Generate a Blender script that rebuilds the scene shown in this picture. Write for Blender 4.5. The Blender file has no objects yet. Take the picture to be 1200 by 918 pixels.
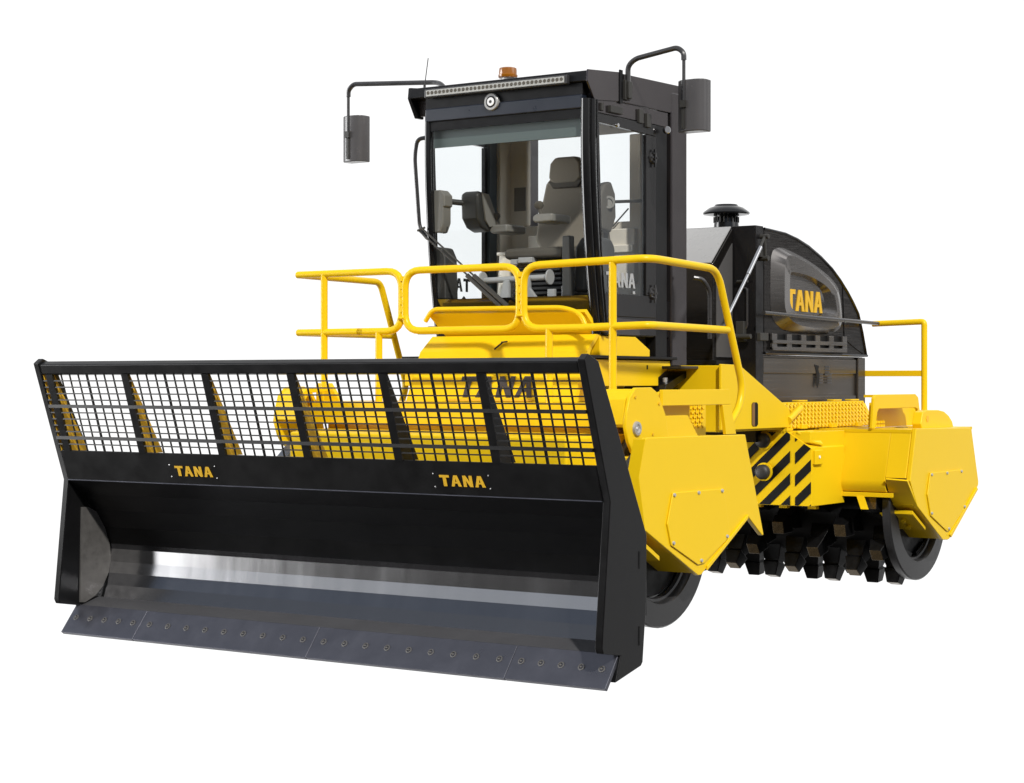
import bpy, bmesh, math
from mathutils import Vector, Matrix

C = bpy.context.scene.collection
sc = bpy.context.scene
PI = math.pi

# ------------------------------------------------------------------ materials
def new_mat(name):
    m = bpy.data.materials.new(name); m.use_nodes = True
    nt = m.node_tree
    return m, nt, nt.nodes['Principled BSDF']

def paint(name, col, rough=.4, spec=.5, metal=0.0, coat=0.0, var=.06, nscale=6.0, rvar=.12, stretch=None, bump=0.0):
    m, nt, b = new_mat(name)
    N, L = nt.nodes, nt.links
    tc = N.new('ShaderNodeTexCoord'); mp = N.new('ShaderNodeMapping')
    if stretch: mp.inputs['Scale'].default_value = stretch
    L.new(tc.outputs['Object'], mp.inputs['Vector'])
    n = N.new('ShaderNodeTexNoise'); n.inputs['Scale'].default_value = nscale
    n.inputs['Detail'].default_value = 6; n.inputs['Roughness'].default_value = .65
    L.new(mp.outputs['Vector'], n.inputs['Vector'])
    mix = N.new('ShaderNodeMix'); mix.data_type = 'RGBA'
    c0 = tuple(max(0, c*(1-var)) for c in col)+(1,); c1 = tuple(min(1, c*(1+var)) for c in col)+(1,)
    mix.inputs['A'].default_value = c0; mix.inputs['B'].default_value = c1
    L.new(n.outputs['Fac'], mix.inputs['Factor']); L.new(mix.outputs['Result'], b.inputs['Base Color'])
    mr = N.new('ShaderNodeMapRange')
    mr.inputs['From Min'].default_value = .3; mr.inputs['From Max'].default_value = .7
    mr.inputs['To Min'].default_value = max(.02, rough-rvar); mr.inputs['To Max'].default_value = min(1, rough+rvar)
    L.new(n.outputs['Fac'], mr.inputs['Value']); L.new(mr.outputs['Result'], b.inputs['Roughness'])
    b.inputs['Specular IOR Level'].default_value = spec
    b.inputs['Metallic'].default_value = metal
    b.inputs['Coat Weight'].default_value = coat; b.inputs['Coat Roughness'].default_value = .08
    if bump > 0:
        bp = N.new('ShaderNodeBump'); bp.inputs['Strength'].default_value = bump; bp.inputs['Distance'].default_value = .004
        L.new(n.outputs['Fac'], bp.inputs['Height']); L.new(bp.outputs['Normal'], b.inputs['Normal'])
    return m

YEL = paint('yellow_paint', (.785, .515, .007), .31, .2, var=.02, rvar=.02)
GOLDREF = paint('painted_gold_reflection', (.60, .36, .03), .42, .35, var=.08, rvar=.06)  # gold reflection put into the colour of black blade parts
BLK = paint('black_paint', (.0065, .0065, .007), .34, .22, var=.3, rvar=.06)
SAT = paint('satin_black', (.092, .083, .085), .2, .6, metal=.85, var=.08, rvar=.03)
DOORM = paint('door_black', (.009, .0085, .009), .22, .35, var=.25, rvar=.05)
GLS = paint('gloss_black', (.006, .006, .0065), .16, .5, var=.2, rvar=.05)
HOOD = paint('brushed_hood_black', (.058, .053, .05), .19, .6, metal=.88, var=.3, nscale=5, rvar=.09, stretch=(1, 1, 38))
STEEL = paint('worn_blade_steel', (.15, .153, .165), .16, .6, metal=.95, var=.1, nscale=2, rvar=.03, stretch=(3, .5, .6))
BARE = paint('bare_scraped_steel', (.46, .46, .47), .13, .6, metal=.97, var=.05, nscale=2, rvar=.025, stretch=(3, .5, .6))
EDGE = paint('dark_edge_steel', (.12, .122, .145), .34, .5, metal=.8, var=.25, nscale=5, rvar=.08)
WEAR = paint('scuffed_grey_steel', (.13, .125, .12), .5, .4, metal=.4, var=.35, nscale=14, rvar=.12)
DRUM = paint('drum_black', (.004, .004, .0043), .38, .2, var=.4, nscale=12, rvar=.12)
TIP = paint('polished_tooth_steel', (.115, .082, .042), .26, .5, metal=.7, var=.5, nscale=20, rvar=.12)  # brown tint paints a warm reflection onto the polished tooth tips
RING = paint('ring_grey_black', (.018, .018, .019), .34, .5, var=.2, rvar=.06)
CHROME = paint('chrome', (.55, .55, .56), .15, .5, metal=1, var=.05, rvar=.05)
GALV = paint('galvanised_steel', (.5, .5, .5), .35, .5, metal=.6, var=.08, rvar=.05)
TUBE = paint('dark_tube_paint', (.03, .029, .03), .28, .7, var=.2, rvar=.05)
MIRG = paint('mirror_shell_grey', (.075, .072, .074), .24, .5, var=.1, rvar=.05)
RUB = paint('black_rubber', (.028, .028, .028), .5, .5, var=.3, rvar=.08)
BEI = paint('beige_trim', (.74, .68, .58), .6, .35, var=.05, nscale=30, rvar=.06)
SEAT = paint('beige_upholstery', (.235, .205, .162), .72, .3, var=.1, nscale=60, rvar=.08, bump=.25)
SEATD = paint('dark_upholstery', (.09, .08, .065), .7, .3, var=.2, nscale=60, rvar=.08)
DPL = paint('dark_plastic', (.035, .034, .031), .5, .4, var=.2, rvar=.08)
GPL = paint('grey_plastic', (.20, .19, .17), .45, .4, var=.1, rvar=.08)
LGRY = paint('light_grey_paint', (.38, .38, .375), .3, .5, var=.03, rvar=.04)
WHT = paint('white_paint', (.8, .8, .8), .4, .4, var=.03, rvar=.05)
SILV = paint('silver_decal', (.45, .46, .47), .35, .5, metal=.4, var=.05, rvar=.05)
TYEL = paint('yellow_decal', (.72, .42, .02), .45, .3, var=.06, rvar=.05)
TDRK = paint('charcoal_decal', (.05, .042, .04), .5, .3, var=.2, rvar=.05)
MAPB = paint('black_decal', (.004, .004, .004), .5, .2, var=.2, rvar=.05)
MAPG = paint('grey_decal', (.06, .065, .075), .5, .3, var=.2, rvar=.05)
SHADE = paint('grey_green_sunshade', (.09, .115, .11), .5, .3, var=.05, rvar=.05)
LAMP = paint('lamp_reflector', (.5, .5, .47), .2, .5, metal=.3, var=.05, rvar=.05)
BEZ = paint('satin_bezel', (.18, .17, .163), .24, .6, metal=.85, var=.12, nscale=5, rvar=.05, stretch=(1, 1, 30))
BODY = paint('brushed_body_panel', (.15, .135, .12), .25, .6, metal=.85, var=.14, nscale=2, rvar=.03, stretch=(.4, .4, 34))
MESHG = paint('fine_grille_grey', (.07, .068, .068), .55, .4, var=.25, nscale=90, rvar=.1)

def glass(name, tint, refl=1.0):
    m = bpy.data.materials.new(name); m.use_nodes = True
    nt = m.node_tree; N, L = nt.nodes, nt.links
    N.remove(N['Principled BSDF'])
    t = N.new('ShaderNodeBsdfTransparent'); t.inputs['Color'].default_value = tint+(1,)
    g = N.new('ShaderNodeBsdfGlossy'); g.inputs['Roughness'].default_value = .02
    g.inputs['Color'].default_value = (.9, .95, 1, 1)
    lw = N.new('ShaderNodeLayerWeight'); lw.inputs['Blend'].default_value = .5
    f = N.new('ShaderNodeMath'); f.operation = 'POWER'; f.inputs[1].default_value = 4
    L.new(lw.outputs['Facing'], f.inputs[0])
    k = N.new('ShaderNodeMath'); k.operation = 'MULTIPLY_ADD'; k.inputs[1].default_value = .5*refl; k.inputs[2].default_value = .035*refl
    mx = N.new('ShaderNodeMixShader')
    L.new(f.outputs[0], k.inputs[0]); L.new(k.outputs[0], mx.inputs[0])
    L.new(t.outputs[0], mx.inputs[1]); L.new(g.outputs[0], mx.inputs[2])
    L.new(mx.outputs[0], N['Material Output'].inputs['Surface'])
    return m
GLASS = glass('tinted_cab_glass', (.93, .95, .955))
AMB, _nt, _b = new_mat('amber_plastic')
_b.inputs['Base Color'].default_value = (.34, .115, .004, 1); _b.inputs['Roughness'].default_value = .15
_b.inputs['Transmission Weight'].default_value = .25; _b.inputs['Coat Weight'].default_value = .5

# ------------------------------------------------------------------ mesh helpers
def BM(): return bmesh.new()

def face(bm, pts):
    return bm.faces.new([bm.verts.new(p) for p in pts])

def box(bm, x0, x1, y0, y1, z0, z1):
    v = [bm.verts.new((x, y, z)) for x in (x0, x1) for y in (y0, y1) for z in (z0, z1)]
    for q in ((0, 1, 3, 2), (4, 6, 7, 5), (0, 4, 5, 1), (2, 3, 7, 6), (0, 2, 6, 4), (1, 5, 7, 3)):
        bm.faces.new([v[i] for i in q])

def prism(bm, pts, axis, a, b):
    """extrude a 2-D polygon: axis X -> pts (y,z); Y -> (x,z); Z -> (x,y)"""
    def P(p, t):
        return {'X': (t, p[0], p[1]), 'Y': (p[0], t, p[1]), 'Z': (p[0], p[1], t)}[axis]
    A = [bm.verts.new(P(p, a)) for p in pts]; B = [bm.verts.new(P(p, b)) for p in pts]
    n = len(pts)
    fs = [bm.faces.new(A), bm.faces.new(B[::-1])]
    for i in range(n):
        j = (i+1) % n
        bm.faces.new((A[i], B[i], B[j], A[j]))
    return fs

def plate(bm, pts3, t):
    """a flat polygon in space thickened by vector t"""
    t = Vector(t)
    A = [bm.verts.new(p) for p in pts3]; B = [bm.verts.new(Vector(p)+t) for p in pts3]
    n = len(A); bm.faces.new(A); bm.faces.new(B[::-1])
    for i in range(n):
        j = (i+1) % n; bm.faces.new((A[i], B[i], B[j], A[j]))

def frame(d):
    d = Vector(d).normalized()
    u = d.cross(Vector((0, 0, 1)))
    if u.length < 1e-3: u = d.cross(Vector((0, 1, 0)))
    u.normalize(); return u, d.cross(u).normalized()

def cyl(bm, p0, p1, r0, r1=None, seg=16, caps=True):
    if r1 is None: r1 = r0
    p0, p1 = Vector(p0), Vector(p1); u, w = frame(p1-p0)
    A = [bm.verts.new(p0+(u*math.cos(2*PI*i/seg)+w*math.sin(2*PI*i/seg))*r0) for i in range(seg)]
    B = [bm.verts.new(p1+(u*math.cos(2*PI*i/seg)+w*math.sin(2*PI*i/seg))*r1) for i in range(seg)]
    for i in range(seg):
        j = (i+1) % seg; bm.faces.new((A[i], A[j], B[j], B[i]))
    if caps: bm.faces.new(A[::-1]); bm.faces.new(B)

def lathe(bm, prof, o, d, seg=32):
    """prof: (radius, distance along d) ; open ends are capped when r > 0"""
    o, d = Vector(o), Vector(d).normalized(); u, w = frame(d)
    rings = []
    for r, t in prof:
        rings.append([bm.verts.new(o+d*t+(u*math.cos(2*PI*i/seg)+w*math.sin(2*PI*i/seg))*max(r, 1e-4)) for i in range(seg)])
    for a, b in zip(rings, rings[1:]):
        for i in range(seg):
            j = (i+1) % seg; bm.faces.new((a[i], a[j], b[j], b[i]))
    bm.faces.new(rings[0][::-1]); bm.faces.new(rings[-1])

def fillet(pts, r, n=6, closed=False):
    P = [Vector(p) for p in pts]; out = []
    N = len(P)
    for i, p in enumerate(P):
        if not closed and i in (0, N-1): out.append(p); continue
        a, b = P[i-1], P[(i+1) % N]
        da, db = (a-p), (b-p); la, lb = da.length, db.length
        da.normalize(); db.normalize()
        rr = min(r, la*.49, lb*.49)
        A, B = p+da*rr, p+db*rr
        for k in range(n+1):
            t = k/n
            out.append(A*(1-t)**2+p*2*t*(1-t)+B*t*t)
    return out

def tube(bm, pts, r, bend=0.0, seg=12, closed=False, n=6):
    P = fillet(pts, bend, n, closed) if bend > 0 else [Vector(p) for p in pts]
    rings = []; N = len(P)
    prev_u = None
    for i, p in enumerate(P):
        if closed: d = P[(i+1) % N]-P[i-1]
        else: d = P[min(i+1, N-1)]-P[max(i-1, 0)]
        d.normalize()
        if prev_u is None: u, w = frame(d)
        else:
            u = prev_u-d*prev_u.dot(d); u.normalize(); w = d.cross(u)
        prev_u = u
        rings.append([bm.verts.new(p+(u*math.cos(2*PI*k/seg)+w*math.sin(2*PI*k/seg))*r) for k in range(seg)])
    m = N if closed else N-1
    for i in range(m):
        a, b = rings[i], rings[(i+1) % N]
        sh = 0
        if closed and i == N-1:
            sh = min(range(seg), key=lambda s: (a[0].co-b[s].co).length)
        for k in range(seg):
            j = (k+1) % seg; bm.faces.new((a[k], a[j], b[(j+sh) % seg], b[(k+sh) % seg]))
    if not closed: bm.faces.new(rings[0][::-1]); bm.faces.new(rings[-1])

def lattice(bm, P, nx, nz, nn, w_, t_):
    """expanded-metal diamonds over a patch P(u, v)"""
    for i in range(nx):
        for j in range(nz):
            for (a, b) in (((i, j), (i+.5, j+.5)), ((i+.5, j+.5), (i+1, j)), ((i+.5, j+.5), (i, j+1)), ((i+.5, j+.5), (i+1, j+1))):
                A_, B_ = P(a[0]/nx, a[1]/nz), P(b[0]/nx, b[1]/nz)
                w = (B_-A_).normalized().cross(nn).normalized()*w_
                plate(bm, [A_-w, A_+w, B_+w, B_-w], nn*t_)

BASE = Vector((0, 3.4, 0))
root = bpy.data.objects.new('landfill_compactor', None); C.objects.link(root)
root.location = BASE; root.empty_display_size = .5
root['label'] = 'yellow and black landfill compactor with a wide mesh-topped dozer blade and spiked drums'
root['category'] = 'compactor'

def obj(name, bm, mats, parent=root, bev=0.0, smooth=35, loc=None, rot=None, label=None, local=False):
    bmesh.ops.recalc_face_normals(bm, faces=bm.faces[:])
    me = bpy.data.meshes.new(name); bm.to_mesh(me); bm.free()
    for m in (mats if isinstance(mats, (list, tuple)) else [mats]): me.materials.append(m)
    if smooth:
        me.polygons.foreach_set('use_smooth', [True]*len(me.polygons))
        me.set_sharp_from_angle(angle=math.radians(smooth))
    o = bpy.data.objects.new(name, me); C.objects.link(o)
    if parent is not None: o.parent = parent
    place(o, parent, loc, rot)
    if bev > 0:
        b = o.modifiers.new('bevel', 'BEVEL'); b.width = bev; b.segments = 2
        b.limit_method = 'ANGLE'; b.angle_limit = math.radians(40); b.harden_normals = True
    if label: o['label'] = label
    return o

def place(o, parent, loc=None, rot=None):
    """every parent chain below root sits at the world origin except parts given a loc of their own"""
    l = Vector(loc) if loc is not None else Vector((0, 0, 0))
    if parent is root: l = l-BASE
    elif parent is not None: l = l-Vector(parent.get('_wl', (0, 0, 0)))
    o.location = l
    if rot: o.rotation_euler = rot

def instance(src, parent, loc, rot=None):
    o = src.copy(); C.objects.link(o); o.parent = parent; place(o, parent, loc, rot)
    return o

# block letters as polygons on a unit-height cell
def letters(bm, word, org, ux, uz, h, t, gap=.14, sx=1.0):
    """word of T A N drawn with direction ux, up uz, thickness vector t"""
    ux, uz, t = Vector(ux).normalized(), Vector(uz).normalized(), Vector(t)
    def put(poly, x0):
        pts = [Vector(org)+ux*((x0+p[0])*h*sx)+uz*(p[1]*h) for p in poly]
        plate(bm, pts, t)
    x = 0
    for ch in word:
        if ch == 'T':
            put([(0, 1), (0, .78), (.29, .78), (.29, 0), (.57, 0), (.57, .78), (.86, .78), (.86, 1)], x); x += .86+gap*.6
        elif ch == 'A':
            put([(0, 0), (.26, 0), (.45, .72), (.64, 0), (.90, 0), (.60, 1), (.30, 1)], x)
            put([(.335, .27), (.565, .27), (.525, .42), (.375, .42)], x); x += .90+gap
        elif ch == 'N':
            put([(0, 0), (.25, 0), (.25, .56), (.58, 0), (.82, 0), (.82, 1), (.57, 1), (.57, .44), (.24, 1), (0, 1)], x); x += .82+gap

# ------------------------------------------------------------------ DOZER BLADE
H = 2.2
def gy(z): return -.02-.255*(z-1.0)/.8          # guard plane: y at height z
prof = [(-.02, 1.0), (.115, .895), (.225, .782), (.317, .655), (.368, .535), (.374, .50), (.3695, .41), (.354, .333), (.323, .252), (.27, .172), (.098, .126)]
bm = BM()
A = [[bm.verts.new((x, y, z)) for y, z in prof] for x in (-H+.05, H-.05)]
for i in range(len(prof)-1): bm.faces.new((A[0][i], A[0][i+1], A[1][i+1], A[1][i]))
Bk = [[bm.verts.new((x, y+.045, z-.01)) for y, z in prof] for x in (-H+.05, H-.05)]
for i in range(len(prof)-1): bm.faces.new((Bk[1][i], Bk[1][i+1], Bk[0][i+1], Bk[0][i]))
bm.faces.ensure_lookup_table()
for i in range(4): bm.faces[i].material_index = 1
for i in (5, 6): bm.faces[i].material_index = 2
bm.faces[9].material_index = 3
blade = obj('dozer_blade', bm, [STEEL, BLK, BARE, paint('grey_worn_lip', (.075, .075, .08), .4, .5, metal=.15, var=.15, rvar=.06)], smooth=0)
def bl(name, bm, m, **k): return obj(name, bm, m, parent=blade, **k)

epoly = [(-.285, 1.795), (-.24, 1.828), (-.135, 1.787), (.392, .79), (.388, .40), (.348, .06), (.328, .04), (.045, -.022), (.10, .125), (-.085, .155), (-.10, .185), (-.012, 1.0)]
for s in (1, -1):
    bm = BM(); prism(bm, epoly, 'X', s*(H-.05), s*H)
    bl('end_plate', bm, BLK, bev=.006)
bm = BM(); prism(bm, [(gy(1.72)+.0, 1.72), (gy(1.2)+.0, 1.2), (gy(1.2)+.10, 1.2), (gy(1.72)+.05, 1.72)], 'X', -H+.051, -H+.058); bl('gold_reflection_strip', bm, GOLDREF)  # added strip that carries the painted gold reflection at the left end
# reinforcing slots on the outer end plate
for (y, z0, z1) in ((.30, .60, .70), (.30, .16, .27)):
    bm = BM(); box(bm, H+.0005, H+.003, y, y+.012, z0, z1); bl('slot', bm, MAPB)
# scuffed wear plates on the inner faces of both ends
wp = [(.10, .805), (.16, .803), (.235, .768), (.318, .648), (.362, .53), (.374, .43), (.352, .335), (.298, .245), (.225, .182), (.13, .145), (.085, .15)]
for s in (-1, 1):
    bm = BM(); prism(bm, wp, 'X', s*(H-.05), s*(H-.062)); bl('wear_plate', bm, WEAR)
# fold plate between guard and mouldboard
bm = BM()
plate(bm, [(-H+.05, gy(1.205), 1.205), (H-.05, gy(1.205), 1.205), (H-.05, -.02, 1.0), (-H+.05, -.02, 1.0)], (0, .03, 0))
bl('fold_plate', bm, BLK, bev=.004)
bm = BM(); cyl(bm, (-H+.05, -.022, 1.0), (H-.05, -.022, 1.0), .004, seg=8)
bl('weld_seam', bm, EDGE)
# top bar
bm = BM()
prism(bm, [(gy(1.72)-.005, 1.72), (gy(1.785)-.005, 1.785), (gy(1.785)+.035, 1.81), (-.10, 1.79), (-.09, 1.735), (-.12, 1.715)], 'X', -H+.05, H-.05)
bl('top_bar', bm, BLK, bev=.008)
# posts with deep tapered ribs
px = [-2.08+i*.7117 for i in range(7)]
for i, x in enumerate(px[:6]):
    bm = BM()
    w = .03
    plate(bm, [(x-w, gy(1.72)-.006, 1.72), (x+w, gy(1.72)-.006, 1.72), (x+w, gy(1.2)-.006, 1.2), (x-w, gy(1.2)-.006, 1.2)], (0, .02, 0))
    post = bl('guard_post', bm, BLK)
    bm = BM()
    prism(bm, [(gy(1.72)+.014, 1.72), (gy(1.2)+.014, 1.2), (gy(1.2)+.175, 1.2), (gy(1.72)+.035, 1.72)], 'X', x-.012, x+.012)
    bl('guard_gusset', bm, GOLDREF if i < 4 else BLK)  # left ribs coloured as if reflecting gold light
# woven guard: six infill grids
zs = [1.6765+.0 - k*.0 for k in range(1)]
rows_thin, rows_thick = [], []
z_top, z_bot = 1.72, 1.205
cells = 12
for k in range(1, cells):
    z = z_top-(z_top-z_bot)*k/cells
    (rows_thick if k in (5, 10) else rows_thin).append(z)
for i in range(-1, 6):
    x0 = px[i]+.03 if i >= 0 else -H+.05
    x1 = (px[i+1]-.03) if i < 5 else H-.05
    bm = BM()
    for z in rows_thin: box(bm, x0, x1, gy(z)-.004, gy(z)+.003, z-.0044, z+.0044)
    for k in (range(1, 8) if i >= 0 else (0.4, 7.6)):
        x = x0+(x1-x0)*k/8; w = .0095 if k == 4 else .0056
        plate(bm, [(x-w, gy(z_top)-.001, z_top), (x+w, gy(z_top)-.001, z_top), (x+w, gy(z_bot)-.001, z_bot), (x-w, gy(z_bot)-.001, z_bot)], (0, .006, 0))
    bl('guard_grid', bm, BLK)
for z in rows_thick:
    bm = BM(); box(bm, -H+.05, H-.05, gy(z)-.012, gy(z)+.02, z-.011, z+.011)
    bl('guard_rail', bm, BLK)
# cut-out lettering, dots round it
uzb = Vector((0, gy(1.8)-gy(1.0), .8)).normalized()
for x0 in (-1.105, 1.045):
    bm = BM()
    letters(bm, 'TANA', (x0, gy(1.055)-.005, 1.055), (1, 0, 0), uzb, .070, (0, .004, 0), gap=.22, sx=1.14)
    bl('lettering', bm, TYEL, smooth=0)
    for dx in (-.045, .355):
        for dz in (1.05, 1.128):
            bm = BM(); cyl(bm, (x0+dx, gy(dz)-.003, dz), (x0+dx, gy(dz)+.004, dz), .004, seg=8); bl('rivet', bm, GALV)
# cutting edge: four bolted segments
e0, e1 = Vector((0, .10, .132)), Vector((0, -.045, -.045))
nrm = Vector((0, -.82, .57)).normalized()
segs = [(-2.19, -1.51, 5), (-1.507, -.003, 9), (0, 1.497, 9), (1.50, 2.185, 5)]
bolt_src = None
for (xa, xb, n) in segs:
    bm = BM()
    plate(bm, [(xa, e0.y, e0.z), (xb, e0.y, e0.z), (xb, e1.y, e1.z), (xa, e1.y, e1.z)], -nrm*.03)
    bl('cutting_edge', bm, EDGE, bev=.003)
    for k in range(n):
        x = xa+(xb-xa)*(k+.5)/n
        p = e0.lerp(e1, .46)+nrm*.0
        p = Vector((x, p.y, p.z))
        if bolt_src is None:
            bm = BM()
            lathe(bm, [(.021, -.004), (.021, .004), (.015, .005), (.014, -.001), (.007, -.001), (.006, .009), (.0, .010)], (0, 0, 0), nrm, 14)
            bolt_src = bl('edge_bolt', bm, WEAR, loc=p)
        else: instance(bolt_src, blade, p)
# back side bracing and push arms
for s in (-1, 1):
    bm = BM()
    AX = 1.45 if s > 0 else 1.22
    plate(bm, [(s*AX, .42, .42), (s*AX, 1.50, 1.29), (s*AX, 1.50, 1.40), (s*AX, .42, .54)], (s*.09 if s < 0 else .06, 0, 0))
    bl('push_arm', bm, paint('arm_blue_grey', (.05, .06, .08), .35, .5) if s < 0 else bpy.data.materials['arm_blue_grey'], bev=.012)
for x in (-1.2, -.4, .4, 1.2):
    bm = BM(); prism(bm, [(.05, 1.1), (.43, .75), (.43, .2), (.40, .2), (.40, .72)], 'X', x-.015, x+.015); bl('back_rib', bm, BLK)
bm = BM(); box(bm, -2.1, 2.1, .44, .56, .3, .5); bl('back_beam', bm, BLK)

# ------------------------------------------------------------------ DRUMS
def make_drum(name, cy, cz, xs, full):
    R = .40
    bm = BM()
    lathe(bm, [(R, -1.72 if full else -1.3), (R, 1.66)], (0, cy, cz), (1, 0, 0), 48)
    d = obj(name, bm, DRUM)
    def sub(n, bm, m, **k): return obj(n, bm, m, parent=d, **k)
    for s in ((1, -1) if full else (1,)):
        bm = BM()
        lathe(bm, [(.55, 1.665), (.593, 1.68), (.595, 1.735), (.585, 1.745), (.445, 1.75), (.437, 1.74), (.43, 1.70), (.415, 1.695), (.41, 1.67)], (0, cy, cz), (s, 0, 0), 64)
        bmesh.ops.delete(bm, geom=[f for f in bm.faces if len(f.verts) > 4], context='FACES')
        sub('side_ring', bm, RING)
        bm = BM()
        lathe(bm, [(.43, 1.69), (.425, 1.66), (.40, 1.655), (.36, 1.58), (.35, 1.54), (.1, 1.53)], (0, cy, cz), (s, 0, 0), 64)
        bmesh.ops.delete(bm, geom=[f for f in bm.faces if len(f.verts) > 4], context='FACES')
        sub('wheel_dish', bm, GLS)
        bm = BM()
        lathe(bm, [(.25, 1.53), (.25, 1.585), (.20, 1.60), (.12, 1.60), (.11, 1.66), (.07, 1.67)], (0, cy, cz), (s, 0, 0), 28)
        for k in range(8):
            a = k*PI/4
            cyl(bm, (s*1.59, cy+.16*math.cos(a), cz+.16*math.sin(a)), (s*1.63, cy+.16*math.cos(a), cz+.16*math.sin(a)), .02, seg=6)
        sub('hub', bm, GLS)
    src = None
    for i, x in enumerate(xs):
        n = 9
        for k in range(n):
            a = 2*PI*k/n + math.radians((4, 25)[i % 2])
            if not full and math.cos(a) > -.15: continue
            if src is None:
                bm = BM()
                def ring(w, l, z, dl=0): return [bm.verts.new((sx*w/2, sy*l/2+dl, z)) for sx, sy in ((-1, -1), (1, -1), (1, 1), (-1, 1))]
                rs = [ring(.18, .19, R-.03), ring(.148, .13, R+.085), ring(.128, .105, R+.11), ring(.126, .105, R+.12),
                      ring(.148, .145, R+.128, -.008), ring(.098, .10, R+.24, -.01)]
                for a_, b_ in zip(rs, rs[1:]):
                    for q in range(4): bm.faces.new((a_[q], a_[(q+1) % 4], b_[(q+1) % 4], b_[q]))
                ft = bm.faces.new(rs[-1]); ft.material_index = 1
                src = sub('tooth', bm, [DRUM, TIP], bev=.006, loc=(x, cy, cz), rot=(a, 0, 0))
            else: instance(src, d, (x, cy, cz), (a, 0, 0))
    return d
make_drum('front_drum', 1.38, .71, [1.57, 1.31, 1.05], False)
make_drum('rear_drum', 5.53, .66, [1.60-.272*i for i in range(8)], True)

# ------------------------------------------------------------------ FENDER SKIRTS
def skirt(name, poly, panel, bolts, flange):
    for s in (1,):
        bm = BM(); prism(bm, poly, 'X', s*1.915, s*1.95)
        k = obj(name, bm, YEL, bev=.006)
        bm = BM(); prism(bm, panel, 'X', s*1.951, s*1.962); obj('access_panel', bm, YEL, parent=k, bev=.005)
        src = None
        for (y, z) in bolts:
            if src is None:
                bm = BM(); cyl(bm, (0, 0, 0), (s*.010, 0, 0), .0125, .010, seg=10)
                src = obj('bolt', bm, LGRY, parent=k, loc=(s*1.962, y, z))
            else: instance(src, k, (s*1.962, y, z))
        # folded lower flanges
        for (p, q) in flange:
            bm = BM(); w = .26
            plate(bm, [(s*1.914, p[0], p[1]), (s*1.914, q[0], q[1]), (s*(1.914-w), q[0], q[1]), (s*(1.914-w), p[0], p[1])], (0, 0, .022))
            obj('lower_flange', bm, YEL, parent=k, bev=.004)
fs = [(.80, 1.325), (.83, 1.335), (2.10, 1.325), (2.365, .648), (2.345, .645), (2.135, .787), (1.55, .478), (1.50, .452), (1.46, .452), (.80, .776), (.725, 1.10)]
fp = [(1.12, .99), (1.78, .985), (1.86, .70), (1.83, .655), (1.52, .525), (1.44, .52), (1.10, .665), (1.05, .80)]
fb = [(1.13, .975), (1.44, .975), (1.75, .972), (1.82, .675), (1.475, .545), (1.12, .68)]
skirt('front_skirt', fs, fp, fb, [((.80, .79), (1.46, .462))])
rs_ = [(4.97, 1.305), (6.12, 1.288), (6.145, 1.275), (6.30, .84), (6.30, .81), (6.23, .745), (5.66, .40), (5.62, .393), (5.52, .40), (4.99, .70), (4.85, .90)]
rp = [(5.23, .95), (5.92, .95), (5.99, .68), (5.96, .63), (5.65, .47), (5.58, .465), (5.24, .61), (5.17, .78)]
rb = [(5.25, .935), (5.57, .935), (5.88, .937), (5.95, .645), (5.61, .485), (5.25, .63)]
skirt('rear_skirt', rs_, rp, rb, [((4.99, .705), (5.53, .405))])
bm = BM(); plate(bm, [(1.88, .78, 1.325), (1.949, .80, 1.325), (1.949, .725, 1.10), (1.949, .80, .776), (1.88, .80, .80), (1.88, .70, 1.10)], (0, .02, 0)); obj('skirt_flange', bm, YEL)
# edge strips along the rising rear-lower edges
for s in (1,):
    bm = BM(); plate(bm, [(s*1.95, 1.56, .475), (s*1.95, 2.12, .772), (s*1.95, 2.12, .80), (s*1.95, 1.56, .505)], (s*.012, 0, 0)); obj('skirt_strip', bm, YEL, bev=.003)
    bm = BM(); plate(bm, [(s*1.95, 5.67, .41), (s*1.95, 6.26, .77), (s*1.95, 6.24, .79), (s*1.95, 5.64, .435)], (s*.012, 0, 0)); obj('skirt_strip', bm, YEL, bev=.003)
    # brackets with bolts under the front edge of each skirt
    for (y0, z0, y1, z1) in ((.80, .74, 1.06, .60), (5.02, .66, 5.28, .52)):
        bm = BM(); plate(bm, [(s*1.62, y0, z0), (s*1.90, y0, z0), (s*1.90, y1, z1), (s*1.62, y1, z1)], (0, .0, -.03))
        for u in (.2, .6):
            for v in (.35, .75):
                p = Vector((s*(1.62+.28*u), y0+(y1-y0)*v, z0+(z1-z0)*v-.03)); cyl(bm, p, p+Vector((0, -.02, -.02)), .02, seg=8)
        obj('scraper_bracket', bm, YEL, bev=.003)
    # flap in front of the rear skirt
    bm = BM()
    plate(bm, [(s*1.765, 4.795, .912), (s*1.945, 4.80, .902), (s*1.945, 4.985, .71), (s*1.735, 4.985, .72)], (0, .02, .01))
    obj('mud_flap', bm, YEL, bev=.003)
    bm = BM()
    plate(bm, [(s*1.735, 4.99, .715), (s*1.914, 4.99, .705), (s*1.914, 5.12, .62), (s*1.76, 5.2, .655)], (0, .02, .014))
    obj('mud_flap', bm, YEL, bev=.003)

# ------------------------------------------------------------------ FRONT FRAME (yellow)
bm = BM()
box(bm, -1.12, 1.45, 1.32, 2.05, .85, 1.335)        # drum yoke box
front = obj('front_frame', bm, YEL, bev=.008)
def fr(name, bm, m=YEL, **k): return obj(name, bm, m, parent=front, **k)
bm = BM(); box(bm, -.78, 1.45, .70, 1.319, .85, 1.334); fr('drum_cover', bm, bev=.02)
bm = BM(); box(bm, -1.28, 1.48, 1.42, 2.2, 1.375, 1.53); fr('deck_plate', bm, bev=.008)
bm = BM(); box(bm, -1.1, 1.3, 1.50, 2.0, 1.33, 1.38); fr('spacer', bm)
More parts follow.
